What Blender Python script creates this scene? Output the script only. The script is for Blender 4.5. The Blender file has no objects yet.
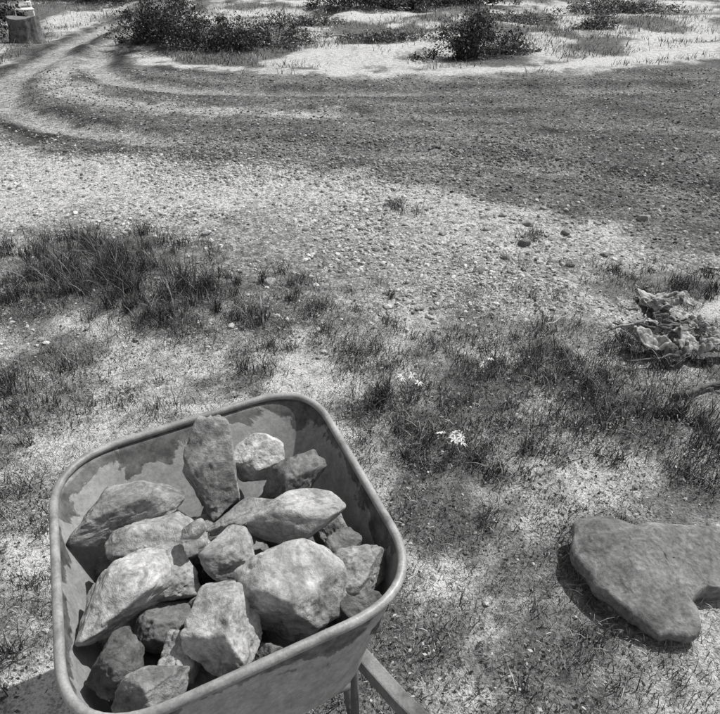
import bpy, math, numpy as np
from mathutils import Vector, Matrix, Euler
rng = np.random.default_rng(7)
scene = bpy.context.scene

# ------------------------------------------------------------------ noise
def _h(ix, iy, iz, s):
    n = (ix.astype(np.int64)*374761393 + iy.astype(np.int64)*668265263 + iz.astype(np.int64)*2147483647 + s*1274126177) & 0xffffffff
    n = ((n ^ (n >> 13)) * 1274126177) & 0xffffffff
    n = ((n ^ (n >> 15)) * 2246822519) & 0xffffffff
    n = n ^ (n >> 16)
    return (n & 0xffffff) / float(0xffffff)
def n3(x, y, z, s=0):
    x = np.asarray(x, float); y = np.asarray(y, float); z = np.asarray(z, float)+0*x
    ix, iy, iz = np.floor(x), np.floor(y), np.floor(z)
    fx, fy, fz = x-ix, y-iy, z-iz
    fx = fx*fx*(3-2*fx); fy = fy*fy*(3-2*fy); fz = fz*fz*(3-2*fz)
    r = 0
    for a in (0, 1):
        for b in (0, 1):
            for c in (0, 1):
                w = (fx if a else 1-fx)*(fy if b else 1-fy)*(fz if c else 1-fz)
                r = r + w*_h(ix+a, iy+b, iz+c, s)
    return r
def fbm(x, y, z=0.0, s=0, o=4):
    r = 0; a = .5; f = 1.0; t = 0
    for i in range(o):
        r = r + a*n3(np.asarray(x)*f+i*17.3, np.asarray(y)*f+i*5.1, np.asarray(z)*f, s+i)
        t += a; a *= .5; f *= 2.03
    return r/t
def sst(a, b, x):
    t = np.clip((x-a)/(b-a), 0, 1)
    return t*t*(3-2*t)

# ------------------------------------------------------------------ mesh helpers
def link(ob, parent=None):
    scene.collection.objects.link(ob)
    if parent: ob.parent = parent
    return ob
def mesh_np(name, V, F, mat=None, smooth=True, attrs=None, parent=None):
    V = np.asarray(V, np.float32); F = np.asarray(F, np.int32)
    me = bpy.data.meshes.new(name)
    k = F.shape[1]
    me.vertices.add(len(V)); me.vertices.foreach_set('co', V.ravel())
    me.loops.add(F.size); me.loops.foreach_set('vertex_index', F.ravel())
    me.polygons.add(len(F)); me.polygons.foreach_set('loop_start', np.arange(0, F.size, k, dtype=np.int32))
    me.polygons.foreach_set('loop_total', np.full(len(F), k, np.int32))
    me.polygons.foreach_set('use_smooth', np.full(len(F), smooth, bool))
    me.update(calc_edges=True); me.validate()
    if attrs:
        for an, av in attrs.items():
            a = me.attributes.new(an, 'FLOAT', 'POINT'); a.data.foreach_set('value', np.asarray(av, np.float32))
    if mat: me.materials.append(mat)
    return link(bpy.data.objects.new(name, me), parent)
def tube(name, pts, rad, mat, closed=False, n=10, parent=None, flat=1.0):
    pts = [Vector(p) for p in pts]; N = len(pts); V = []; F = []
    for i, p in enumerate(pts):
        if closed: t = pts[(i+1) % N]-pts[i-1]
        else: t = pts[min(i+1, N-1)]-pts[max(i-1, 0)]
        t.normalize()
        a = t.cross(Vector((0, 0, 1)))
        if a.length < .05: a = t.cross(Vector((1, 0, 0)))
        a.normalize(); b = a.cross(t)
        r = rad[i] if isinstance(rad, (list, tuple)) else rad
        for j in range(n):
            th = 2*math.pi*j/n
            V.append(p+a*math.cos(th)*r+b*math.sin(th)*r*flat)
    for i in range(N if closed else N-1):
        for j in range(n):
            F.append((i*n+j, i*n+(j+1) % n, ((i+1) % N)*n+(j+1) % n, ((i+1) % N)*n+j))
    if not closed:
        F.append(tuple(range(n-1, -1, -1))); F.append(tuple((N-1)*n+j for j in range(n)))
    me = bpy.data.meshes.new(name); me.from_pydata([tuple(v) for v in V], [], F)
    for p in me.polygons: p.use_smooth = len(p.vertices) == 4
    me.materials.append(mat)
    return link(bpy.data.objects.new(name, me), parent)

# ------------------------------------------------------------------ materials
class NB:
    def __init__(s, name, rough=.9, spec=.2):
        s.m = bpy.data.materials.new(name); s.m.use_nodes = True
        s.t = s.m.node_tree; s.b = s.t.nodes['Principled BSDF']
        s.b.inputs['Roughness'].default_value = rough
        s.b.inputs['Specular IOR Level'].default_value = spec
    def n(s, typ, **kw):
        x = s.t.nodes.new(typ)
        for k, v in kw.items():
            if k in x.inputs.keys(): x.inputs[k].default_value = v
            else: setattr(x, k, v)
        return x
    def l(s, a, b): s.t.links.new(a, b)
    def math(s, op, a, b=None, clamp=False):
        x = s.t.nodes.new('ShaderNodeMath'); x.operation = op; x.use_clamp = clamp
        for i, v in enumerate((a, b)):
            if v is None: continue
            if isinstance(v, (int, float)): x.inputs[i].default_value = v
            else: s.l(v, x.inputs[i])
        return x.outputs[0]
    def noise(s, vec, scale, detail=6, rough=.6, dist=0):
        x = s.n('ShaderNodeTexNoise'); x.inputs['Scale'].default_value = scale
        x.inputs['Detail'].default_value = detail; x.inputs['Roughness'].default_value = rough
        x.inputs['Distortion'].default_value = dist
        s.l(vec, x.inputs['Vector']); return x.outputs[0]
    def maprange(s, v, a, b, c, d):
        x = s.n('ShaderNodeMapRange'); s.l(v, x.inputs[0])
        for i, q in enumerate((a, b, c, d)): x.inputs[i+1].default_value = q
        return x.outputs[0]
    def bump(s, h, strength, dist, normal=None):
        x = s.n('ShaderNodeBump'); x.inputs['Strength'].default_value = strength
        x.inputs['Distance'].default_value = dist; s.l(h, x.inputs['Height'])
        if normal: s.l(normal, x.inputs['Normal'])
        return x.outputs[0]
    def grey(s, v):
        cc = s.n('ShaderNodeCombineColor')
        for i in range(3): s.l(v, cc.inputs[i])
        s.l(cc.outputs[0], s.b.inputs['Base Color']); return cc.outputs[0]

def ground_mat():
    b = NB('dirt_and_gravel', 1.0, .05)
    pos = b.n('ShaderNodeNewGeometry').outputs['Position']
    tone = b.n('ShaderNodeAttribute', attribute_name='tone').outputs['Fac']
    grav = b.n('ShaderNodeAttribute', attribute_name='gravel').outputs['Fac']
    fine = b.noise(pos, 110, 3, .75); mid = b.noise(pos, 15, 4, .72)
    v = b.n('ShaderNodeTexVoronoi'); v.inputs['Scale'].default_value = 55; b.l(pos, v.inputs['Vector'])
    bw = b.n('ShaderNodeRGBToBW'); b.l(v.outputs['Color'], bw.inputs[0])
    f1 = b.maprange(fine, .3, .7, .42, 1.68); f2 = b.maprange(mid, .3, .7, .5, 1.6)
    c = b.math('MULTIPLY', b.math('MULTIPLY', tone, f1), f2)
    g = b.maprange(bw.outputs[0], .2, .8, .6, 1.5)
    gm = b.math('ADD', b.math('MULTIPLY', grav, b.math('SUBTRACT', g, 1.0)), 1.0)
    edge = b.maprange(v.outputs['Distance'], .0, .75, 1.18, .65)
    em = b.math('ADD', b.math('MULTIPLY', grav, b.math('SUBTRACT', edge, 1.0)), 1.0)
    c = b.math('MULTIPLY', b.math('MULTIPLY', c, gm), em)
    b.grey(b.math('MINIMUM', c, .68))
    hv = b.math('MULTIPLY', b.math('SUBTRACT', 1.0, v.outputs['Distance']), grav)
    h = b.math('ADD', b.math('ADD', b.math('MULTIPLY', hv, .8), fine), mid)
    b.l(b.bump(h, 1.0, .015), b.b.inputs['Normal'])
    return b.m
def stone_mat(name, lo, hi, scale=1.0, bd=.010):
    b = NB(name, .85, .25)
    tc = b.n('ShaderNodeTexCoord').outputs['Object']
    oi = b.n('ShaderNodeObjectInfo')
    off = b.n('ShaderNodeVectorMath', operation='ADD'); b.l(tc, off.inputs[0])
    cx = b.n('ShaderNodeCombineXYZ'); r10 = b.math('MULTIPLY', oi.outputs['Random'], 37.0)
    for i in range(3): b.l(r10, cx.inputs[i])
    b.l(cx.outputs[0], off.inputs[1]); p = off.outputs[0]
    big = b.noise(p, 11*scale, 7, .66, .8); fine = b.noise(p, 90*scale, 5, .75)
    mp = b.n('ShaderNodeMapping'); mp.inputs['Scale'].default_value = (14, 14, 60); mp.inputs['Rotation'].default_value = (.6, .3, 0)
    b.l(p, mp.inputs[0]); st = b.noise(mp.outputs[0], 1.4*scale, 4)
    stain = b.noise(p, 20*scale, 6, .7, 1.0)
    v = b.maprange(big, .36, .64, lo, hi)
    v = b.math('MULTIPLY', v, b.maprange(fine, .3, .7, .6, 1.4))
    v = b.math('MULTIPLY', v, b.maprange(st, .35, .65, .88, 1.08))
    v = b.math('MULTIPLY', v, b.maprange(stain, .55, .66, 1.0, .5))
    v = b.math('MULTIPLY', v, b.maprange(oi.outputs['Random'], 0, 1, .82, 1.18))
    b.grey(v)
    h = b.math('ADD', b.math('ADD', big, b.math('MULTIPLY', fine, .35)), b.math('MULTIPLY', st, .12))
    b.l(b.bump(h, .9, bd), b.b.inputs['Normal'])
    return b.m
def attr_mat(name, rough=.8, bump=False):
    b = NB(name, rough, .15)
    t = b.n('ShaderNodeAttribute', attribute_name='tone').outputs['Fac']
    if bump:
        pos = b.n('ShaderNodeNewGeometry').outputs['Position']
        t = b.math('MULTIPLY', t, b.maprange(b.noise(pos, 160, 3, .7), .3, .7, .7, 1.3))
    b.grey(t)
    return b.m
def plain(name, lo, hi, scale, rough=.6, spec=.4, bump=.3, thr=(.35, .65)):
    b = NB(name, rough, spec)
    tc = b.n('ShaderNodeTexCoord').outputs['Object']
    a = b.noise(tc, scale, 6, .65, .4); f = b.noise(tc, scale*14, 4, .7)
    b.grey(b.math('MULTIPLY', b.maprange(a, thr[0], thr[1], lo, hi), b.maprange(f, .3, .7, .8, 1.2)))
    b.l(b.maprange(a, .3, .7, rough+.15, rough-.1), b.b.inputs['Roughness'])
    b.l(b.bump(f, bump, .002), b.b.inputs['Normal'])
    return b.m
def tray_mat():
    b = NB('weathered_tray_paint', .5, .45)
    tc = b.n('ShaderNodeTexCoord').outputs['Object']
    sx = b.n('ShaderNodeSeparateXYZ'); b.l(tc, sx.inputs[0])
    a = b.noise(tc, 6, 7, .6, .5); c = b.noise(tc, 26, 6, .7); f = b.noise(tc, 130, 3, .7)
    zz = b.maprange(sx.outputs[2], .53, .60, 0, 1)
    m = b.math('ADD', b.math('MULTIPLY', a, 1.5), b.math('MULTIPLY', zz, .42))
    m = b.maprange(m, 1.0, 1.035, 0, 1)
    v = b.math('ADD', b.math('MULTIPLY', m, -.17), b.maprange(c, .3, .7, .18, .34))
    v = b.math('MULTIPLY', v, b.maprange(f, .3, .7, .82, 1.18))
    b.grey(b.math('MAXIMUM', v, .045))
    b.l(b.maprange(c, .3, .7, .65, .4), b.b.inputs['Roughness'])
    b.l(b.bump(b.math('ADD', c, b.math('MULTIPLY', m, -.3)), .4, .003), b.b.inputs['Normal'])
    return b.m
M_ground = ground_mat()
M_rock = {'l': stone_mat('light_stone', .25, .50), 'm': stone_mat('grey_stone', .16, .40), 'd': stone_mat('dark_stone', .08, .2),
          's': stone_mat('slab_stone', .14, .28, .8, .009)}
M_grass = attr_mat('grass_blades', .7)
M_leaf = attr_mat('shrub_leaves', .6)
M_peb = attr_mat('gravel_stone', .9, True)
M_trayp = tray_mat()
M_rim = plain('rolled_rim_steel', .16, .38, 14, .42, .5)
M_under = plain('dark_painted_steel', .07, .14, 10, .5, .4)
M_wood = plain('weathered_wood', .10, .24, 12, .8, .2, .6)
M_rubber = plain('tyre_rubber', .03, .05, 20, .9, .2)
M_white = plain('petal_white', .7, .8, 30, .7, .2)
M_debris = plain('bleached_bark', .14, .52, 18, .85, .15, .6, (.38, .62))
M_bark = plain('dark_bark', .06, .2, 14, .9, .1, 1.0)

# ------------------------------------------------------------------ terrain layout (metres)
ROAD = np.array([(12, -1), (3.5, 2.9), (2.1, 3.75), (1.63, 4.4), (1.05, 5.0), (.32, 5.5), (-1.34, 5.8), (-2.7, 6.25), (-3.6, 6.9),
        (-4.4, 7.6), (-4.95, 8.7), (-5.2, 10), (-5.3, 12), (-5.42, 14.1), (-5.4, 18), (-5.1, 21.5), (-4.4, 30), (-1, 45),
        (2, 45), (-1.0, 30), (-3.2, 21), (-3.65, 17.5), (-4.05, 14.6), (-3.95, 12.4), (-3.4, 10.9), (-1.5, 10.1), (.94, 9.8), (2.76, 10.1), (5.5, 11.4), (14, 15), (30, 18), (30, -10)])
RUT_A = np.array([(6, 2.4), (2.66, 5.0), (1.27, 6.0), (-.55, 6.45), (-2.0, 6.7), (-3.1, 7.2), (-4.05, 8.1), (-4.65, 9.6), (-4.9, 11.8), (-5.02, 14.6), (-4.85, 19.3), (-4.3, 24)])
RUT_B = np.array([(9, 10.8), (4.3, 9.2), (1.7, 8.9), (-.7, 8.9), (-2.1, 9.0), (-3.2, 9.6), (-3.9, 10.8), (-4.28, 12.6), (-4.45, 15.4), (-4.1, 19.3), (-3.4, 24)])
RUT_C = np.array([(8, 5.6), (3.4, 7.0), (1.2, 7.6), (-.8, 7.7)])
MIDS = np.array([(-.4, 7.75), (-1.4, 7.75), (-2.4, 8.0), (-3.4, 8.6), (-4.1, 9.8), (-4.5, 11.5)])
SHLD = np.array([(-3.5, 12.2), (-3.0, 10.75), (-1.5, 10.35), (.94, 10.1), (2.76, 10.5), (4.2, 11.4), (9, 14)])
def dpoly(x, y, P, closed=False):
    d = np.full(np.shape(x), 1e9)
    n = len(P)
    for i in range(n if closed else n-1):
        a = P[i]; b = P[(i+1) % n]; ab = b-a
        t = np.clip(((x-a[0])*ab[0]+(y-a[1])*ab[1])/(ab@ab), 0, 1)
        d = np.minimum(d, np.hypot(x-a[0]-t*ab[0], y-a[1]-t*ab[1]))
    return d
def inside(x, y, P):
    c = np.zeros(np.shape(x), bool); n = len(P)
    for i in range(n):
        x1, y1 = P[i]; x2, y2 = P[(i+1) % n]
        if y1 == y2: continue
        c ^= ((y1 > y) != (y2 > y)) & (x < (x2-x1)*(y-y1)/(y2-y1)+x1)
    return c
PATCH = [(-1.55, 3.75, .6, .42, 1.0, .19, .07), (-1.15, 3.35, .5, .33, .95, .18, .06), (-1.8, 3.3, .3, .3, .9, .16, .07), (-.94, 3.0, .2, .11, .9, .12, .07),
 (-1.42, 2.35, .28, .36, .9, .13, .06), (-.97, 2.42, .07, .07, .6, .08, .1), (-.54, 2.72, .08, .12, .9, .16, .07), (-.35, 3.0, .42, .25, .6, .12, .1),
 (-.02, 2.8, .2, .18, .7, .11, .09), (1.25, 2.35, .55, .38, .8, .13, .07), (.98, 2.85, .38, .18, .8, .12, .08), (.38, 2.42, .42, .36, .7, .12, .09),
 (.62, 2.1, .33, .22, .7, .11, .09), (.14, 1.95, .16, .18, .7, .1, .08), (.25, 1.7, .22, .18, .6, .09, .09), (.62, 1.62, .24, .16, .5, .08, .1),
 (1.7, 3.45, .45, .2, 1, .11, .05), (1.45, 1.95, .28, .2, .7, .11, .07), (.24, 1.25, .22, .16, .45, .07, .1), (.6, 1.15, .3, .14, .45, .07, .1),
 (-1.2, 1.68, .2, .22, .8, .09, .07), (.27, 4.8, .07, .05, .8, .1, .07), (.42, 4.7, .07, .05, .8, .1, .07), (1.15, 4.2, .08, .05, .6, .08, .08),
 (-1.0, 1.2, .25, .2, .5, .07, .1), (-.45, 3.45, .3, .16, .6, .12, .08), (.08, 2.35, .06, .09, .9, .14, .06), (1.0, 2.55, .35, .25, .7, .12, .08),
 (-2.3, 2.9, .3, .4, .6, .12, .08), (1.2, 1.0, .3, .12, .5, .07, .1), (.35, 2.0, .12, .1, .8, .12, .07), (.05, 1.5, .1, .12, .6, .08, .08), (-.1, 3.35, .25, .12, .4, .09, .1), (.5, 2.85, .3, .12, .55, .1, .09)]
def patch_mask(x, y):
    m = np.zeros(np.shape(x))
    w = (fbm(x*5, y*5, 0, 31, 4)-.5)*1.5
    for (px, py, rx, ry, d, l, t) in PATCH:
        q = np.sqrt(((x-px)/rx)**2+((y-py)/ry)**2)+w
        m = np.maximum(m, d*(1-sst(.6, 1.2, q)))
    return m
def road_mask(x, y):
    s = np.where(inside(x, y, ROAD), 1, -1)*dpoly(x, y, ROAD, True)
    e = np.where((x < -3.2) & (y > 7.5), .13, .22)
    return sst(-1, 1, s/e+(fbm(x*3.2, y*3.2, 0, 5, 6)-.5)*4.6)
def H(x, y):
    x = np.asarray(x, float); y = np.asarray(y, float)
    near = np.clip((14-np.hypot(x, y))/8, 0, 1)
    h = (fbm(x*.9, y*.9, 0, 3, 4)-.5)*.10*near+(fbm(x*7, y*7, 0, 9, 4)-.5)*.04*near
    r = road_mask(x, y); h = h*(1-.6*r)
    for P, a in ((RUT_A, .05), (RUT_B, .045), (RUT_C, .025)):
        h = h-a*(1-sst(.1, .34, dpoly(x, y, P)))
    h = h+.02*patch_mask(x, y)
    far = np.hypot(x, y)
    h = h+sst(14, 60, far)*1.5*(fbm(x*.05, y*.05, 0, 44, 3)-.4)
    h = h+.30*sst(10.4, 13, y)*(fbm(x*.8, y*.8, 0, 8, 3)-.4)
    k = 1-sst(.1, 1.2, np.hypot(x+.25, y-.9)-.6)
    return h*(1-.75*k)

def axis_pts(lo, hi, step, reach, g):
    c = list(np.arange(lo, hi, step)); s = step; p = c[-1]
    while p < reach: s *= g; p += s; c.append(p)
    s = step; p = c[0]; pre = []
    while p > -reach: s *= g; p -= s; pre.append(p)
    return np.array(pre[::-1]+c)
xs = axis_pts(-2.6, 2.6, .02, 400, 1.03); ys = axis_pts(.5, 5.5, .02, 400, 1.022)
XX, YY = np.meshgrid(xs, ys); X = XX.ravel(); Y = YY.ravel()
Z = H(X, Y)
rm = road_mask(X, Y); pm = patch_mask(X, Y)
base = .35+.19*(fbm(X*1.6, Y*1.6, 0, 61, 6)-.5)*2
lowfreq = fbm(X*3.6, Y*3.6, 0, 71, 5)
lawn = 1-sst(2.7, 3.7, Y+(fbm(X*1.5, Y*1.5, 0, 12, 3)-.5)*1.3)
tone = base*(1-lawn)+lawn*(.16+.38*sst(.38, .62, lowfreq))
for (px, py, rx, ry, v) in [(-.95, 2.75, .3, .18, .48), (-2.15, 3.5, .35, .6, .5), (-1.9, 2.85, .3, .2, .48), (.8, 1.9, .22, .18, .44), (1.02, 2.0, .15, .1, .46), (1.5, 4.1, .5, .4, .44), (-1.0, 2.15, .2, .2, .44), (-.3, 5.2, 2.6, .45, .54), (-2.8, 5.2, 1.6, .9, .58), (1.1, 4.4, .7, .5, .5), (-1.1, 1.9, .3, .1, .42), (.9, 1.1, .3, .2, .38)]:
    q = np.sqrt(((X-px)/rx)**2+((Y-py)/ry)**2)+(fbm(X*3, Y*3, 0, 81, 5)-.5)*1.5
    w = (1-sst(.6, 1.3, q))*.85; tone = tone*(1-w)+v*w
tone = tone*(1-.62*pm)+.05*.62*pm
roadt = .185+.12*(fbm(X*2.2, Y*4.2, 0, 91, 7)-.5)*2
roadt = roadt-.03*sst(0, 2.5, X)
roadt = roadt+.26*(1-sst(.05, .34, dpoly(X, Y, MIDS)+(fbm(X*5, Y*5, 0, 56, 5)-.5)*.6))
lw = .25+.75*(1-sst(-3.4, .5, X))
for P, a in ((RUT_A, .19), (RUT_B, .18), (RUT_C, .06)):
    d = dpoly(X, Y, P)+(fbm(X*4.5, Y*4.5, 0, 57, 5)-.5)*.22
    roadt = roadt+lw*a*(1-sst(.08, .24, d))-lw*.075*np.exp(-((d-.34)/.09)**2)  # pale compacted track, with berm shade painted as dark lines along both sides
s_in = dpoly(X, Y, ROAD, True)+(fbm(X*4, Y*4, 0, 58, 5)-.5)*.25
roadt = roadt-.08*np.exp(-((s_in-.14)/.12)**2)*(1-sst(-2, .5, X))
roadt = np.clip(roadt, .05, .5)
bg = .14+.46*sst(.41, .60, fbm(X*1.3, Y*.9, 0, 101, 8))
farm = sst(9.6, 10.6, Y+0*X)
tone = tone*(1-farm)+bg*farm
w = (1-sst(.12, .30, dpoly(X, Y, SHLD)+(fbm(X*4, Y*4, 0, 55, 6)-.5)*.8))*.95; tone = tone*(1-w)+.66*w
for (px, py, rx, ry, v) in [(6.5, 13.8, 2.2, .8, .62), (3.0, 13.0, 1.2, .25, .58), (-6.5, 10.5, .9, 2.5, .5), (-5.9, 16, .35, 2.5, .45), (8, 17, 3, .6, .55)]:
    q = np.sqrt(((X-px)/rx)**2+((Y-py)/ry)**2)+(fbm(X*2, Y*2, 0, 82, 6)-.5)*1.9
    w = (1-sst(.6, 1.1, q))*.85; tone = tone*(1-w)+v*w
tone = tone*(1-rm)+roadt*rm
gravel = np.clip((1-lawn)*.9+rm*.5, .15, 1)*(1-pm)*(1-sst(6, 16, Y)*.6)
nx, ny = len(xs), len(ys)
I = np.arange(nx*ny).reshape(ny, nx)
Q = np.stack([I[:-1, :-1].ravel(), I[:-1, 1:].ravel(), I[1:, 1:].ravel(), I[1:, :-1].ravel()], 1)
isr = rm[Q].mean(1) > .5
def sub(name, sel):
    q = Q[sel]; u, inv = np.unique(q, return_inverse=True)
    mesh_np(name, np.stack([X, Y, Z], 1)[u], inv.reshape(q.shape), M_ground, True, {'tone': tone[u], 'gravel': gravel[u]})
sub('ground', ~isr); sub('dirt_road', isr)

# ------------------------------------------------------------------ grass
def blades(name, x, y, L, lean, wid, tone_, mat=M_grass):
    n = len(x); th = rng.uniform(0, 2*np.pi, n); ph = rng.uniform(0, 2*np.pi, n)
    z = H(x, y)-.004
    dx, dy = np.cos(th), np.sin(th); sx, sy = np.cos(ph)*wid/2, np.sin(ph)*wid/2
    V = np.zeros((n, 7, 3))
    for k, (t, wk) in enumerate(((0, 1.0), (.35, .9), (.7, .6), (1.0, 0))):
        off = lean*t**1.8*L; hh = L*t*np.sqrt(np.clip(1-(lean*t**.8*.75)**2, .1, 1))
        cx = x+dx*off; cy = y+dy*off; cz = z+hh
        if k < 3:
            V[:, 2*k] = np.stack([cx-sx*wk, cy-sy*wk, cz], 1); V[:, 2*k+1] = np.stack([cx+sx*wk, cy+sy*wk, cz], 1)
        else: V[:, 6] = np.stack([cx, cy, cz], 1)
    T = np.array([(0, 1, 3), (0, 3, 2), (2, 3, 5), (2, 5, 4), (4, 5, 6)])
    F = (np.arange(n)[:, None, None]*7+T[None]).reshape(-1, 3)
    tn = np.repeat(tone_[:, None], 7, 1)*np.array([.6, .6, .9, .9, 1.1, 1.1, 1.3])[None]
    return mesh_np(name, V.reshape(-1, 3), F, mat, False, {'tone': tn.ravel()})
gx, gy, gl, gt, gle, gw = [], [], [], [], [], []
def add(x, y, l, t, le, w):
    gx.append(x); gy.append(y); gl.append(l); gt.append(t); gle.append(le); gw.append(w)
for (px, py, rx, ry, d, l, t) in PATCH:
    area = math.pi*rx*ry
    nt = max(4, int(area*120*d))
    for i in range(nt):
        a = rng.uniform(0, 2*np.pi); r = rng.uniform(0, 1)**.6*1.15
        cx = px+rx*r*math.cos(a)+rng.normal(0, .05); cy = py+ry*r*math.sin(a)+rng.normal(0, .05)
        k = int(rng.uniform(15, 70)); ll = l*rng.uniform(.35, 1.2)*(1.15-.4*r); sg = rng.uniform(.012, .05)
        add(cx+rng.normal(0, sg, k), cy+rng.normal(0, sg, k), ll*rng.uniform(.4, 1.1, k), t*rng.choice([.6, 1, 1.4, 4.4], k, p=[.26, .35, .2, .19])*rng.uniform(.7, 1.3, k), rng.uniform(.15, 1.05, k), rng.uniform(.0018, .0042, k))
for i in range(700):
    cx = rng.uniform(-2.4, 2.3); cy = rng.uniform(.8, 3.9)
    if fbm(np.array([cx*2.2]), np.array([cy*2.2]), 0, 15, 3)[0] < .47: continue
    if cx < .3 and cy > 2.9 and rng.random() < .6: continue
    k = int(rng.uniform(6, 36)); ll = rng.uniform(.02, .09); sg = rng.uniform(.01, .045)
    add(cx+rng.normal(0, sg, k), cy+rng.normal(0, sg, k), ll*rng.uniform(.5, 1.1, k), rng.uniform(.05, .22)*rng.uniform(.6, 1.6, k), rng.uniform(.2, 1.05, k), rng.uniform(.0016, .0035, k))
n = 160000
x = rng.uniform(-2.4, 2.4, n); y = .75+3.1*rng.uniform(0, 1, n)
dn = fbm(x*3.6, y*3.6, 0, 17, 4)+.3*patch_mask(x, y)-.35*sst(2.9, 3.6, y)
keep = dn > rng.uniform(.3, .7, n); x = x[keep]; y = y[keep]; k = len(x)
add(x, y, rng.uniform(.008, .036, k), rng.choice([.06, .14, .34, .52], k, p=[.26, .2, .28, .26])*rng.uniform(.8, 1.2, k), rng.uniform(.3, 1.05, k), rng.uniform(.0013, .003, k))
cat = np.concatenate
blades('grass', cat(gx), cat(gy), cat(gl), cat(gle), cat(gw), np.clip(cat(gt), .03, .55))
n = 26000
x = rng.uniform(-2.2, 2.3, n); y = rng.uniform(.8, 3.5, n)
keep = (fbm(x*3, y*3, 0, 27, 4)+.25*patch_mask(x, y)) > rng.uniform(.46, .72, n); x = x[keep]; y = y[keep]; n = len(x)
c = np.stack([x, y, H(x, y)+rng.uniform(.004, .03, n)], 1); a = rng.normal(size=(n, 3)); a[:, 2] *= .35; a /= np.linalg.norm(a, axis=1)[:, None]
b_ = np.cross(a, np.array([0, 0, 1.0])[None]+rng.normal(0, .4, (n, 3))); b_ /= np.linalg.norm(b_, axis=1)[:, None]
s = rng.uniform(.003, .009, n)[:, None]
V = np.stack([c-a*s, c-a*s*.2+b_*s*.6, c+a*s, c-a*s*.2-b_*s*.6], 1)
mesh_np('ground_weeds', V.reshape(-1, 3), np.arange(4*n).reshape(n, 4), M_grass, False, {'tone': np.repeat(rng.choice([.05, .09, .16, .4], n, p=[.3, .35, .2, .15]), 4)})
n = 70000
x = rng.uniform(-10, 10, n); y = 10+rng.uniform(0, 1, n)**1.3*15
keep = (road_mask(x, y) < .2) & (fbm(x*.9, y*.7, 0, 19, 5) > rng.uniform(.40, .60, n)) & (dpoly(x, y, SHLD) > .25)
x = x[keep]; y = y[keep]; k = len(x)
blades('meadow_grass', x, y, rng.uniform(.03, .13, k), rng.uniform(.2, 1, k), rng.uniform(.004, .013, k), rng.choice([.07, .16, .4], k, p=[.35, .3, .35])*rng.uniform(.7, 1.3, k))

# ------------------------------------------------------------------ gravel
t_ = (1+5**.5)/2
ICO = np.array([(-1, t_, 0), (1, t_, 0), (-1, -t_, 0), (1, -t_, 0), (0, -1, t_), (0, 1, t_), (0, -1, -t_), (0, 1, -t_), (t_, 0, -1), (t_, 0, 1), (-t_, 0, -1), (-t_, 0, 1)])/1.9
IF = np.array([(0, 11, 5), (0, 5, 1), (0, 1, 7), (0, 7, 10), (0, 10, 11), (1, 5, 9), (5, 11, 4), (11, 10, 2), (10, 7, 6), (7, 1, 8), (3, 9, 4), (3, 4, 2), (3, 2, 6), (3, 6, 8), (3, 8, 9), (4, 9, 5), (2, 4, 11), (6, 2, 10), (8, 6, 7), (9, 8, 1)])
def pebbles(name, x, y, r, tn):
    n = len(x); V = ICO[None]*(1+rng.uniform(-.28, .28, (n, 12, 1)))
    V = V*np.stack([rng.uniform(.7, 1.3, n), rng.uniform(.6, 1.1, n), rng.uniform(.35, .75, n)], 1)[:, None]*r[:, None, None]
    a = rng.uniform(0, 6.28, n)[:, None]; tl = rng.normal(0, .3, n)[:, None]
    z = V[..., 2]*np.cos(tl)+V[..., 0]*np.sin(tl); xx = V[..., 0]*np.cos(tl)-V[..., 2]*np.sin(tl); V[..., 2] = z; V[..., 0] = xx
    vx = V[..., 0]*np.cos(a)-V[..., 1]*np.sin(a); vy = V[..., 0]*np.sin(a)+V[..., 1]*np.cos(a)
    V = np.stack([vx+x[:, None], vy+y[:, None], V[..., 2]+(H(x, y)+r*.15)[:, None]], 2)
    F = (np.arange(n)[:, None, None]*12+IF[None]).reshape(-1, 3)
    mesh_np(name, V.reshape(-1, 3), F, M_peb, False, {'tone': np.repeat(tn, 12)})
n = 52000
x = rng.uniform(-4.2, 3.2, n); y = rng.uniform(2.5, 6.8, n)
dens = sst(2.75, 3.6, y+(fbm(x*1.5, y*1.5, 0, 12, 3)-.5)*1.3)*(.2+.8*sst(.42, .6, fbm(x*1.4, y*1.8, 0, 23, 3)))*(1-patch_mask(x, y))
keep = rng.uniform(0, 1, n) < dens; x = x[keep]; y = y[keep]; k = len(x)
pebbles('gravel', x, y, .004+.014*rng.uniform(0, 1, k)**3.2+.0015*y/4, rng.uniform(.14, .64, k)*(1-.45*road_mask(x, y)))
n = 34000
x = rng.uniform(-5, 6, n); y = rng.uniform(3.6, 10.5, n)
keep = (road_mask(x, y) > rng.uniform(.3, 1, n)) & (np.minimum(dpoly(x, y, RUT_A), dpoly(x, y, RUT_B)) > rng.uniform(0, .35, n)*(x < 1)); x = x[keep]; y = y[keep]; k = len(x)
pebbles('road_gravel', x, y, .005+.012*rng.uniform(0, 1, k)**3, rng.choice([.05, .12, .26, .5], k, p=[.32, .28, .22, .18])*rng.uniform(.8, 1.2, k))
n = 2200
x = rng.uniform(-2, 2, n); y = rng.uniform(.8, 3, n)
pebbles('loose_pebbles', x, y, .003+.009*rng.uniform(0, 1, n)**4, rng.uniform(.15, .5, n))

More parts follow.
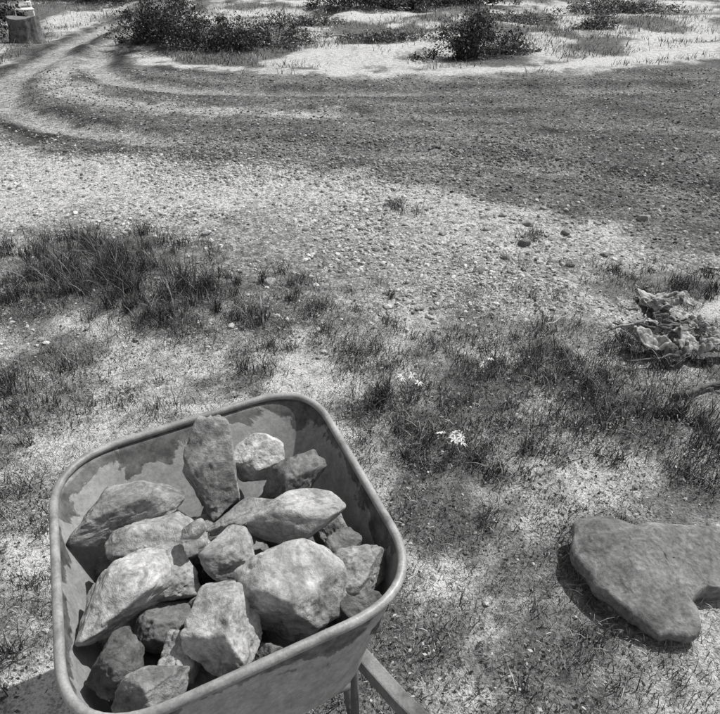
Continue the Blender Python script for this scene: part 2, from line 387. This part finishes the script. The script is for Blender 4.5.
# ------------------------------------------------------------------ rocks
def ico(sub_):
    import bmesh
    bm = bmesh.new(); bmesh.ops.create_icosphere(bm, subdivisions=sub_, radius=1)
    V = np.array([v.co[:] for v in bm.verts]); F = np.array([[v.index for v in f.verts] for f in bm.faces]); bm.free(); return V, F
IV6, IF6 = ico(6); IV4, IF4 = ico(4)
def rock(loc, semi, rot, seed, mat='m', rnd=.5, name='rock', hi=True, npl=13):
    r = np.random.default_rng(seed); V, F = (IV6, IF6) if hi else (IV4, IF4)
    if rnd < .45: npl = 16
    N = r.normal(size=(npl, 3)); N /= np.linalg.norm(N, axis=1)[:, None]
    hgt = r.uniform(.56+.12*rnd, .95, npl)
    k = 60-51*rnd
    n0 = np.stack([fbm(V[:, 0]*2+seed, V[:, 1]*2, V[:, 2]*2, seed+40+q, 4)-.5 for q in range(3)], 1)
    W = V+n0*.22*(1-rnd*.6)
    D = W@N.T
    s = np.exp(np.clip(k*(D/hgt[None]-1), -40, 60)).sum(1)+np.exp(k*(1/1.12-1))
    R = 1/(1+np.log(s)/k)
    n1 = fbm(V[:, 0]*1.6+seed, V[:, 1]*1.6, V[:, 2]*1.6, seed, 5)-.5
    n2 = fbm(V[:, 0]*6+seed, V[:, 1]*6, V[:, 2]*6, seed+9, 5)-.5
    pit = np.clip(fbm(V[:, 0]*4+seed, V[:, 1]*4, V[:, 2]*4, seed+19, 3)-.60, 0, 1)
    R = R*(1+.18*n1+.075*n2*(1.2-rnd)-.4*pit*(1-rnd))
    P = V*R[:, None]
    P = P/np.abs(P).max(0)*np.array(semi)
    ob = mesh_np(name, P, F, M_rock[mat], True)
    ob.location = loc; ob.rotation_euler = Euler([math.radians(a) for a in rot])
    return ob
ROCKS = [
 ((-.352, 1.25, .60), (.072, .055, .132), (-36, 10, 15), 211, 'm', .15),
 ((-.250, 1.315, .575), (.08, .065, .06), (10, 0, -10), 212, 'l', .4),
 ((-.160, 1.215, .588), (.095, .052, .075), (25, -30, 34), 213, 'd', .05),
 ((-.530, 1.12, .60), (.136, .068, .052), (-12, -6, 24), 214, 'm', .25),
 ((-.42, 1.04, .575), (.118, .088, .062), (-8, 4, -4), 215, 'm', .15),
 ((-.255, 1.12, .58), (.095, .05, .03), (-15, -10, 28), 116, 'm', .05),
 ((-.14, 1.085, .61), (.112, .062, .053), (-5, -4, 12), 17, 'l', .85),
 ((-.268, .995, .60), (.070, .062, .055), (0, 10, 30), 18, 'm', .65),
 ((-.142, .90, .585), (.125, .102, .10), (0, 12, 15), 19, 'm', .55),
 ((-.335, .985, .672), (.028, .023, .026), (0, 0, 30), 20, 'l', .9),
 ((-.385, .93, .595), (.074, .062, .055), (10, 25, 10), 221, 'm', .0),
 ((-.467, .88, .60), (.136, .078, .062), (-8, -6, 64), 222, 'l', .25),
 ((-.25, .80, .60), (.09, .08, .066), (-15, -5, 140), 223, 'l', .05),
 ((-.005, .965, .57), (.075, .06, .06), (0, 10, 30), 224, 'm', .2),
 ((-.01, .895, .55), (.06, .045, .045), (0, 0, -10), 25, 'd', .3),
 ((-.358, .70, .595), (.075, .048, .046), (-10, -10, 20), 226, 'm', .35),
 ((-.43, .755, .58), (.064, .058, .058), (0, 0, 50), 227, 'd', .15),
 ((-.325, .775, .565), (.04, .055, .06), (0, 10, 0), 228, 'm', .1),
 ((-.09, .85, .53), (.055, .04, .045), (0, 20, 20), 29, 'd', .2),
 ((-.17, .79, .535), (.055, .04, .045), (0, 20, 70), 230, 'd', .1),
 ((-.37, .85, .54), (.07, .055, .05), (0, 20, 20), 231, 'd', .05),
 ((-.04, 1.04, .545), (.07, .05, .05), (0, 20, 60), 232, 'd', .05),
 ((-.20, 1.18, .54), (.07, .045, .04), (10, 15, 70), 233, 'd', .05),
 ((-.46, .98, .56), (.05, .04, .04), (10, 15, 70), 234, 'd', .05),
 ((-.05, 1.12, .53), (.05, .045, .04), (10, 15, 10), 235, 'm', .1),
 ((-.30, .90, .56), (.045, .035, .035), (40, 15, 10), 236, 'm', .1)]
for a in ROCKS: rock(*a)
k = 40
for i in range(5):
    for j in range(4):
        u = -.19+.095*i; v = -.16+.115*j
        cx = -.31+.88*u+.38*v; cy = 1.03+.47*u-.92*v
        rock((cx+rng.normal(0, .01), cy+rng.normal(0, .01), .465+rng.normal(0, .01)), (.075, .06, .055), tuple(rng.uniform(0, 180, 3)), k, 'd' if (i+j) % 2 else 'm', .2, hi=False); k += 1
for i, (sx, sy, sr) in enumerate([(1.14, 4.42, .045), (1.95, 4.5, .055), (1.05, 4.1, .05), (.9, 3.9, .035), (1.3, 4.7, .03), (.7, 3.7, .04), (-.5, 3.45, .05), (.55, 4.3, .03), (1.5, 3.9, .035), (-1.0, 4.2, .04), (.1, 4.0, .03), (1.25, 3.75, .03), (.85, 4.35, .03), (-.75, 3.55, .045), (1.35, 4.25, .04), (1.6, 4.4, .03), (1.0, 4.6, .035)]):
    rock((sx, sy, float(H(np.array([sx]), np.array([sy]))[0])+sr*.2), (sr, sr*.8, sr*.5), (0, 0, i*47), 80+i, 'lmd'[i % 3], .2, 'stone', False)

# large broken slab lying on the grass
out = [(.685, 1.585), (.76, 1.61), (.85, 1.575), (.93, 1.60), (1.05, 1.61), (1.16, 1.60), (1.28, 1.53), (1.29, 1.41), (1.15, 1.345), (1.02, 1.35), (.96, 1.31), (.95, 1.21), (.90, 1.185), (.82, 1.20), (.745, 1.255), (.685, 1.35), (.65, 1.47)]
def slab():
    P = np.array(out); c = np.array([.95, 1.44]); n = 420; ang = np.linspace(0, 2*np.pi, n, endpoint=False)
    R = []
    for a in ang:
        d = np.array([math.cos(a), math.sin(a)]); best = 9
        for i in range(len(P)):
            p, q = P[i]-c, P[(i+1) % len(P)]-c; e = q-p; det = d[0]*(-e[1])+e[0]*d[1]
            if abs(det) < 1e-9: continue
            t = (p[0]*(-e[1])+e[0]*p[1])/det; s = (d[0]*p[1]-d[1]*p[0])/det
            if t > 0 and -1e-6 <= s <= 1+1e-6: best = min(best, t)
        R.append(best)
    R = np.array(R); R = sum(np.roll(R, k) for k in range(-2, 3))/5
    R = R*(1+.04*(fbm(np.cos(ang)*7+3, np.sin(ang)*7+3, 0, 4, 5)-.5)*2)
    prof = [(.86, -.03), (.90, 0), (.945, .018), (.975, .034), (.99, .05), (1.0, .064), (.998, .073), (.992, .080), (.98, .084), (.965, .086)]+[(f, .087) for f in np.linspace(.95, .01, 130)]
    V = []
    for f, z in prof:
        V.append(np.stack([c[0]+np.cos(ang)*R*f, c[1]+np.sin(ang)*R*f, np.full(n, z)], 1))
    V = np.concatenate(V); x, y, z = V.T.copy()
    top = sst(.0, .08, z)
    xc = (.855+(1.6-y)*.33)+(fbm(y*9, x*3, 0, 3, 4)-.5)*.05
    step = sst(-.006, .006, x-xc)
    f1 = .030-.30*np.maximum(0, .80-x-.2*(y-1.4)); f2 = .030-.30*np.maximum(0, 1.36-y+.25*(x-.8)); f3 = .03+.06*(y-1.4)-.10*(x-.85); f4 = .03-.45*np.maximum(0, y-1.545)
    fac = np.minimum(np.minimum(np.minimum(f1, f2), f3), f4)
    dz = top*(fac-.024*step-.05*step*np.maximum(0, x-.95)+(fbm(x*4, y*4, 0, 5, 5)-.5)*.035+np.abs(fbm(x*9, y*9, 0, 16, 5)-.5)*-.03+(fbm(x*40, y*40, 0, 6, 4)-.5)*.005)
    groove = -.016*np.exp(-((x-xc)/.005)**2)*top
    n1 = fbm(x*14, y*14, z*30, 8, 4)-.5; n2 = fbm(x*6, y*6, z*70, 18, 4)-.5
    V = np.stack([x+(1-top)*(n1+n2)*.022, y+(1-top)*(n1-n2)*.022, z+dz+groove], 1)
    m = len(prof); F = []
    for i in range(m-1):
        a = i*n+np.arange(n); b = i*n+(np.arange(n)+1) % n
        F.append(np.stack([a, b, b+n, a+n], 1))
    me = mesh_np('flat_rock', V-np.array([c[0], c[1], 0]), np.concatenate(F), M_rock['s'], True)
    me.location = (c[0], c[1], float(H(np.array([c[0]]), np.array([c[1]]))[0])+.008)
slab()

# ------------------------------------------------------------------ wheelbarrow
wb = link(bpy.data.objects.new('wheelbarrow', None))
A, B, C, D = [Vector(p+(0,)) for p in ((-.456, .571), (-.733, 1.248), (-.146, 1.582), (.131, .884))]
bk = Vector((.38, -.925, 0)); Lt = Vector((.88, .47, 0))
fl = [A+Lt*.09-bk*.035, B+Lt*.10+bk*.25, C-Lt*.10+bk*.25, D-Lt*.09-bk*.035]
rimc = [A, B, C, D]
def rquad(cs, r, nb=12, ne=10):
    o = []
    for i in range(4):
        p, c, q = cs[i-1], cs[i], cs[(i+1) % 4]
        s = c+(p-c).normalized()*r; e = c+(q-c).normalized()*r
        for j in range(nb+1):
            t = j/nb; o.append(s*(1-t)**2+c*2*t*(1-t)+e*t*t)
        s2 = q+(c-q).normalized()*r
        for j in range(1, ne): o.append(e.lerp(s2, j/ne))
    return o
ZR, ZF = .62, .36
levels = []
for i in range(21):
    t = i/20
    if t < .7: zt = ZR+(ZF+.04-ZR)*t/.7; ft = t/.7*.84
    else:
        q = (t-.7)/.3; zt = ZF+.04*(1-q)**2; ft = .84+.16*q
    cs = [a.lerp(b, ft) for a, b in zip(rimc, fl)]
    levels.append([v+Vector((0, 0, zt)) for v in rquad(cs, .175-.03*t)])
V = [tuple(v) for l in levels for v in l]; n = len(levels[0]); F = []
for i in range(len(levels)-1):
    for j in range(n): F.append((i*n+j, i*n+(j+1) % n, (i+1)*n+(j+1) % n, (i+1)*n+j))
F.append(tuple((len(levels)-1)*n+j for j in range(n)))
me = bpy.data.meshes.new('tray'); me.from_pydata(V, [], F)
for p in me.polygons: p.use_smooth = True
me.materials.append(M_trayp)
tray = link(bpy.data.objects.new('tray', me), wb)
so = tray.modifiers.new('thick', 'SOLIDIFY'); so.thickness = .003; so.offset = 0
tube('rolled_rim', [v+Vector((0, 0, .002)) for v in levels[0]], .0098, M_rim, True, 12, wb)
def bar(name, pts, w, h, mat):
    V = []; F = []
    for i, p in enumerate(pts):
        p = Vector(p); t = (Vector(pts[min(i+1, len(pts)-1)])-Vector(pts[max(i-1, 0)])).normalized()
        a = t.cross(Vector((0, 0, 1))).normalized(); b = a.cross(t)
        for sx, sy in ((-1, -1), (1, -1), (1, 1), (-1, 1)): V.append(p+a*sx*w/2+b*sy*h/2)
    for i in range(len(pts)-1):
        for j in range(4): F.append((i*4+j, i*4+(j+1) % 4, i*4+4+(j+1) % 4, i*4+4+j))
    F.append((3, 2, 1, 0)); k = (len(pts)-1)*4; F.append((k, k+1, k+2, k+3))
    me = bpy.data.meshes.new(name); me.from_pydata([tuple(v) for v in V], [], F); me.materials.append(mat)
    ob = link(bpy.data.objects.new(name, me), wb); bv = ob.modifiers.new('b', 'BEVEL'); bv.width = .004; bv.segments = 2
    return ob
bar('handle_right', [(-.38, 1.44, .19), (-.13, 1.13, .29), (.085, .83, .335), (.19, .69, .37), (.33, .45, .46)], .034, .04, M_wood)
bar('handle_left', [(-.51, 1.39, .19), (-.50, 1.04, .29), (-.475, .67, .335), (-.46, .49, .38), (-.44, .21, .46)], .034, .04, M_wood)
for nm, q in (('leg_right', Vector((-.02, .99, 0))), ('leg_left', Vector((-.48, .82, 0)))):
    tube(nm, [q+Vector((0, 0, .33))-bk*.10, q+Vector((0, 0, .05))-bk*.02, q+Vector((0, 0, .015)), q+Vector((0, 0, .05))+bk*.02, q+Vector((0, 0, .34))+bk*.02], .012, M_under, False, 8, wb)
tube('leg_brace', [Vector((-.02, .99, .14)), Vector((-.48, .82, .14))], .008, M_under, False, 8, wb)
wc = Vector((-.455, 1.42, .17)); wr = .155
ring = [wc+(-bk*math.cos(a)+Vector((0, 0, 1))*math.sin(a))*(wr-.03) for a in np.linspace(0, 2*math.pi, 40, endpoint=False)]
tube('tyre', ring, .042, M_rubber, True, 12, wb)
ring = [wc+(-bk*math.cos(a)+Vector((0, 0, 1))*math.sin(a))*(wr-.075) for a in np.linspace(0, 2*math.pi, 32, endpoint=False)]
tube('wheel_rim', ring, .018, M_under, True, 8, wb)
for i in range(5):
    a = i*2*math.pi/5; tube('spoke_%d' % (i+1), [wc, wc+(-bk*math.cos(a)+Vector((0, 0, 1))*math.sin(a))*(wr-.07)], .008, M_under, False, 6, wb)
tube('axle', [wc-Lt*.09, wc+Lt*.09], .012, M_under, False, 8, wb)

# ------------------------------------------------------------------ bleached bark and sticks
deb = link(bpy.data.objects.new('broken_bark_pile', None))
def plate(nm, loc, lx, ly, curv, rot, seed, mat=M_debris):
    # irregular broken sheet: a polygonal outline, bent and crumpled
    r = np.random.default_rng(seed+500); na, nr = 64, 18
    th = np.linspace(0, 2*np.pi, na, endpoint=False); k = 7
    N = np.sort(r.uniform(0, 2*np.pi, k)); h = r.uniform(.65, 1.0, k)
    R = 1/np.maximum(.55, np.max(np.cos(th[:, None]-N[None])/h[None], axis=1))
    R = np.minimum(R, 1.35)*(1+.16*(fbm(np.cos(th)*4+seed, np.sin(th)*4, 0, seed, 4)-.5))
    rr = np.linspace(.02, 1, nr)[:, None]
    x = (rr*R*np.cos(th)).ravel(); y = (rr*R*np.sin(th)).ravel()
    z = -curv*.5*y**2*ly+(fbm(x*1.3+seed, y*1.3, 0, seed+3, 4)-.5)*.08*(lx/.09)+np.abs(fbm(x*2.2+seed, y*2.2, 0, seed+8, 3)-.5)*.06
    V = np.stack([x*lx, y*ly, z], 1); F = []
    for i in range(nr-1):
        a = i*na+np.arange(na); b = i*na+(np.arange(na)+1) % na; F.append(np.stack([a, b, b+na, a+na], 1))
    ob = mesh_np(nm, V, np.concatenate(F), mat, True, None, deb)
    ob.location = loc; ob.rotation_euler = Euler([math.radians(q) for q in rot])
    s = ob.modifiers.new('s', 'SOLIDIFY'); s.thickness = .005
r_ = np.random.default_rng(79)
ci = 1
for (cx, cy, sx, sy, zz, num, sc) in ((1.46, 3.06, .13, .07, .10, 9, .075), (1.50, 2.74, .14, .05, .05, 7, .08), (1.35, 2.88, .06, .08, .05, 4, .045), (1.66, 2.9, .06, .08, .05, 5, .055)):
    for i in range(num):
        plate('bark_%d' % ci, (cx+r_.normal(0, sx*.7), cy+r_.normal(0, sy*.7), zz*r_.uniform(.4, 1.2)+.02), sc*r_.uniform(.6, 1.3), sc*r_.uniform(.4, .8), r_.uniform(.3, 1.2),
             (r_.uniform(-15, 35), r_.uniform(-25, 25), r_.uniform(-30, 50)), ci, M_debris if r_.random() < .68 else M_bark); ci += 1
for i in range(12):
    a = Vector((1.48+r_.normal(0, .14), 2.88+r_.normal(0, .12), .03+r_.uniform(0, .08))); d = Vector((r_.normal(), r_.normal()*.6, r_.normal()*.15)).normalized()*r_.uniform(.08, .25)
    b = a+d; rr = r_.uniform(.003, .009)
    tube('stick_%d' % (i+1), [a.lerp(b, t)+Vector((0, r_.normal(0, .006), r_.normal(0, .006))) for t in np.linspace(0, 1, 7)], [rr*(1-.4*t) for t in np.linspace(0, 1, 7)], M_debris if i % 2 else M_bark, False, 7, deb)
br = link(bpy.data.objects.new('fallen_branch', None))
for i, (a, b, rr) in enumerate((((1.32, 2.36, .03), (1.72, 2.52, .05), .014), ((1.50, 2.43, .04), (1.66, 2.38, .07), .007), ((1.58, 2.47, .04), (1.85, 2.66, .06), .009))):
    a = Vector(a); b = Vector(b)
    tube('limb_%d' % (i+1), [a.lerp(b, t)+Vector((0, r_.normal(0, .006), r_.normal(0, .004))) for t in np.linspace(0, 1, 8)], [rr*(1-.5*t) for t in np.linspace(0, 1, 8)], M_bark, False, 7, br)

# ------------------------------------------------------------------ daisies
def flower(x, y, h, r, k):
    e = link(bpy.data.objects.new('white_flower', None)); z0 = float(H(np.array([x]), np.array([y]))[0])
    e.location = (x, y, z0)
    for c in range(k):
        ox, oy, oh = (0, 0, h) if c == 0 else (rng.normal(0, r*1.1), rng.normal(0, r*1.1), h*rng.uniform(.7, 1))
        tube('stem_%d' % (c+1), [(0, 0, 0), (ox*.4, oy*.4, oh*.6), (ox, oy, oh)], .0012, M_wood, False, 5, e)
        V = []; F = []; n = 8; tl = rng.normal(0, .35, 2)
        for i in range(n):
            a = 2*math.pi*i/n+rng.normal(0, .15); l = r*rng.uniform(.7, 1.15); w = r*.15
            d = Vector((math.cos(a), math.sin(a), math.cos(a)*tl[0]+math.sin(a)*tl[1])); s = Vector((-d.y, d.x, 0)); b = len(V)
            o = Vector((ox, oy, oh+.002))
            V += [o+d*r*.12-s*w*.3, o+d*r*.12+s*w*.3, o+d*l*.6+s*w+Vector((0, 0, r*.15)), o+d*l+Vector((0, 0, -r*.1)), o+d*l*.6-s*w+Vector((0, 0, r*.15))]
            F.append((b, b+1, b+2, b+3, b+4))
        me = bpy.data.meshes.new('petals'); me.from_pydata([tuple(v) for v in V], [], F); me.materials.append(M_white)
        link(bpy.data.objects.new('petals_%d' % (c+1), me), e)
flower(.21, 2.33, .13, .024, 3); flower(.345, 2.0, .11, .023, 7); flower(.56, 2.5, .11, .02, 2)

# ------------------------------------------------------------------ shrubs
def shrub(x, y, rx, ry, h, n, seed, leaf=.03, tn=.06, name='shrub'):
    r = np.random.default_rng(seed); z0 = float(H(np.array([x]), np.array([y]))[0])
    K = max(24, int(55*rx)); cc = np.stack([r.normal(0, .5, K)*rx, r.normal(0, .45, K)*ry, r.uniform(.05, .9, K)*h], 1)
    cc[:, 2] *= np.exp(-(cc[:, 0]/rx)**2*.7)*(.35+1.2*n3(cc[:, 0]*4+seed, cc[:, 1]*2, 0, seed))
    cr = r.uniform(.04, .14, K)*min(1.3, .6+.6*h)*(leaf/.03)**.5
    ci = r.integers(0, K, n)
    P = cc[ci]+r.normal(size=(n, 3))*cr[ci][:, None]*np.array([1.1, 1.1, .75])
    P[:, 2] = np.abs(P[:, 2])
    a = r.normal(size=(n, 3)); a /= np.linalg.norm(a, axis=1)[:, None]; b = np.cross(a, r.normal(size=(n, 3))); b /= np.linalg.norm(b, axis=1)[:, None]
    s = leaf*r.uniform(.4, 1.1, n)[:, None]
    V = np.stack([P-a*s, P+b*s*.4, P+a*s, P-b*s*.4], 1)
    e = link(bpy.data.objects.new(name, None)); e.location = (x, y, z0)
    mesh_np('foliage', V.reshape(-1, 3), np.arange(n*4).reshape(n, 4), M_leaf, False, {'tone': np.repeat(tn*r.choice([.5, 1, 1.8, 5], n, p=[.28, .38, .2, .14])*r.uniform(.5, 1.8, K)[ci], 4)}, e)
    for i in range(16):
        q = cc[i % K]*np.array([1.25, 1.2, 1.35]); p0 = Vector((q[0]*.3, q[1]*.3, -.03)); p1 = Vector(q)
        tube('stem_%d' % (i+1), [p0, p0.lerp(p1, .5)+Vector((0, 0, .05)), p1], [.013, .009, .003], M_wood, False, 6, e)
shrub(1.7, 11.5, .62, .35, .62, 8000, 1)
shrub(2.3, 11.9, .5, .2, .28, 2500, 21, .025, .1)
shrub(-3.1, 12.5, .8, .5, .80, 11000, 2)
shrub(-2.1, 12.3, .6, .4, .55, 6000, 32)
shrub(-3.55, 12.9, .5, .35, .7, 5500, 3)
shrub(-1.5, 12.9, .6, .3, .3, 3500, 22, .03, .1)
shrub(.2, 18.5, 1.3, .6, .75, 9000, 4, .045)
shrub(1.4, 19.0, 1.1, .6, .6, 7000, 24, .045)
shrub(-6.5, 12.6, .5, .5, .7, 7000, 5, .035, .04)
shrub(-7.6, 14.6, .8, .6, .9, 8000, 25, .045, .04)
shrub(-7.6, 20.5, 2.0, .8, 1.2, 14000, 6, .06, .04)
shrub(2.9, 19.5, 1.0, .6, .5, 5000, 7, .045, .08)
shrub(4.6, 14.5, .5, .25, .2, 2500, 10, .03, .12)
shrub(3.2, 16.0, .9, .3, .2, 3500, 12, .03, .12)
shrub(-1.3, 15.4, .9, .3, .22, 3500, 13, .03, .12)
shrub(.6, 13.2, .8, .3, .14, 3000, 14, .03, .12)
shrub(6.2, 18.2, 1.3, .4, .3, 5000, 15, .04, .12)

post = link(bpy.data.objects.new('wooden_post', None)); post.location = (-3.95, 13.9, 0)
tube('shaft', [(0, 0, -.05), (0, 0, .45), (.01, 0, .98)], [.04, .038, .035], M_wood, False, 8, post)
tube('cap', [(.01, 0, .98), (.01, 0, 1.04), (.01, 0, 1.08)], [.06, .06, .02], M_debris, False, 8, post)

def stump():
    e = link(bpy.data.objects.new('tree_stump', None)); e.location = (-5.65, 12.75, 0)
    n = 72; th = np.linspace(0, 2*np.pi, n, endpoint=False)
    rr = .25*(1+.12*(fbm(np.cos(th)*3+5, np.sin(th)*3+5, 0, 3, 4)-.5)*2)
    V = []; zs = [(-.05, 1.35), (.03, 1.18), (.1, 1.05), (.2, 1.0), (.3, .98), (.4, .97), (.44, .95)]
    for z, f in zs:
        q = 1+.10*(fbm(np.cos(th)*9, np.sin(th)*9, z*3, 7, 3)-.5)*2
        V.append(np.stack([np.cos(th)*rr*f*q, np.sin(th)*rr*f*q, np.full(n, z)+(.02*np.cos(th*2) if z > .35 else 0)], 1))
    V = np.concatenate(V); F = []
    for i in range(len(zs)-1):
        a = i*n+np.arange(n); b = i*n+(np.arange(n)+1) % n; F.append(np.stack([a, b, b+n, a+n], 1))
    mesh_np('bark', V, np.concatenate(F), M_bark, True, None, e)
    t = V[-n:]; c = t.mean(0); T = np.concatenate([t, [c]]); Ft = np.stack([np.arange(n), (np.arange(n)+1) % n, np.full(n, n)], 1)
    mesh_np('sawn_top', T, Ft, M_wood, False, None, e)
stump()
ch = link(bpy.data.objects.new('garden_chair', None)); ch.location = (-6.6, 15.0, 0); ch.rotation_euler = (0, 0, .5); ch.scale = (.8, .8, .8)
for i, (a, b) in enumerate((((-.22, -.22, 0), (-.2, -.2, .45)), ((.22, -.22, 0), (.2, -.2, .45)), ((-.22, .22, 0), (-.22, .28, .95)), ((.22, .22, 0), (.22, .28, .95)))):
    tube('leg_%d' % (i+1), [a, b], .016, M_white, False, 8, ch)
for i in range(4): tube('seat_slat_%d' % (i+1), [(-.23, -.18+i*.12, .45), (.23, -.18+i*.12, .45)], .05, M_white, False, 8, ch, .2)
for i in range(3): tube('back_slat_%d' % (i+1), [(-.22, .24+i*.015, .58+i*.15), (.22, .24+i*.015, .58+i*.15)], .02, M_white, False, 8, ch)

# ------------------------------------------------------------------ light, sky, camera
el, az = math.radians(54), math.radians(52)
sd = Vector((math.sin(az)*math.cos(el), math.cos(az)*math.cos(el), math.sin(el)))
ld = bpy.data.lights.new('sun', 'SUN'); ld.energy = 4.8; ld.angle = math.radians(.6); ld.color = (1, .99, .98)
sun = link(bpy.data.objects.new('sun', ld)); sun.rotation_euler = sd.to_track_quat('Z', 'Y').to_euler()
w = bpy.data.worlds.new('World'); scene.world = w; w.use_nodes = True; nt = w.node_tree
sk = nt.nodes.new('ShaderNodeTexSky'); sk.sky_type = 'NISHITA'; sk.sun_disc = False; sk.sun_elevation = el; sk.sun_rotation = az
bw = nt.nodes.new('ShaderNodeRGBToBW'); bg_ = nt.nodes['Background']; bg_.inputs[1].default_value = .15
nt.links.new(sk.outputs[0], bw.inputs[0]); nt.links.new(bw.outputs[0], bg_.inputs[0])
cam = bpy.data.cameras.new('camera'); cam.sensor_width = 36; cam.lens = 34.3; cam.clip_end = 1500; cam.clip_start = .02
co = link(bpy.data.objects.new('camera', cam)); co.location = (0, 0, 1.7); co.rotation_euler = (math.radians(58), 0, 0)
scene.camera = co
scene.view_settings.view_transform = 'Standard'; scene.view_settings.look = 'None'; scene.view_settings.exposure = 0
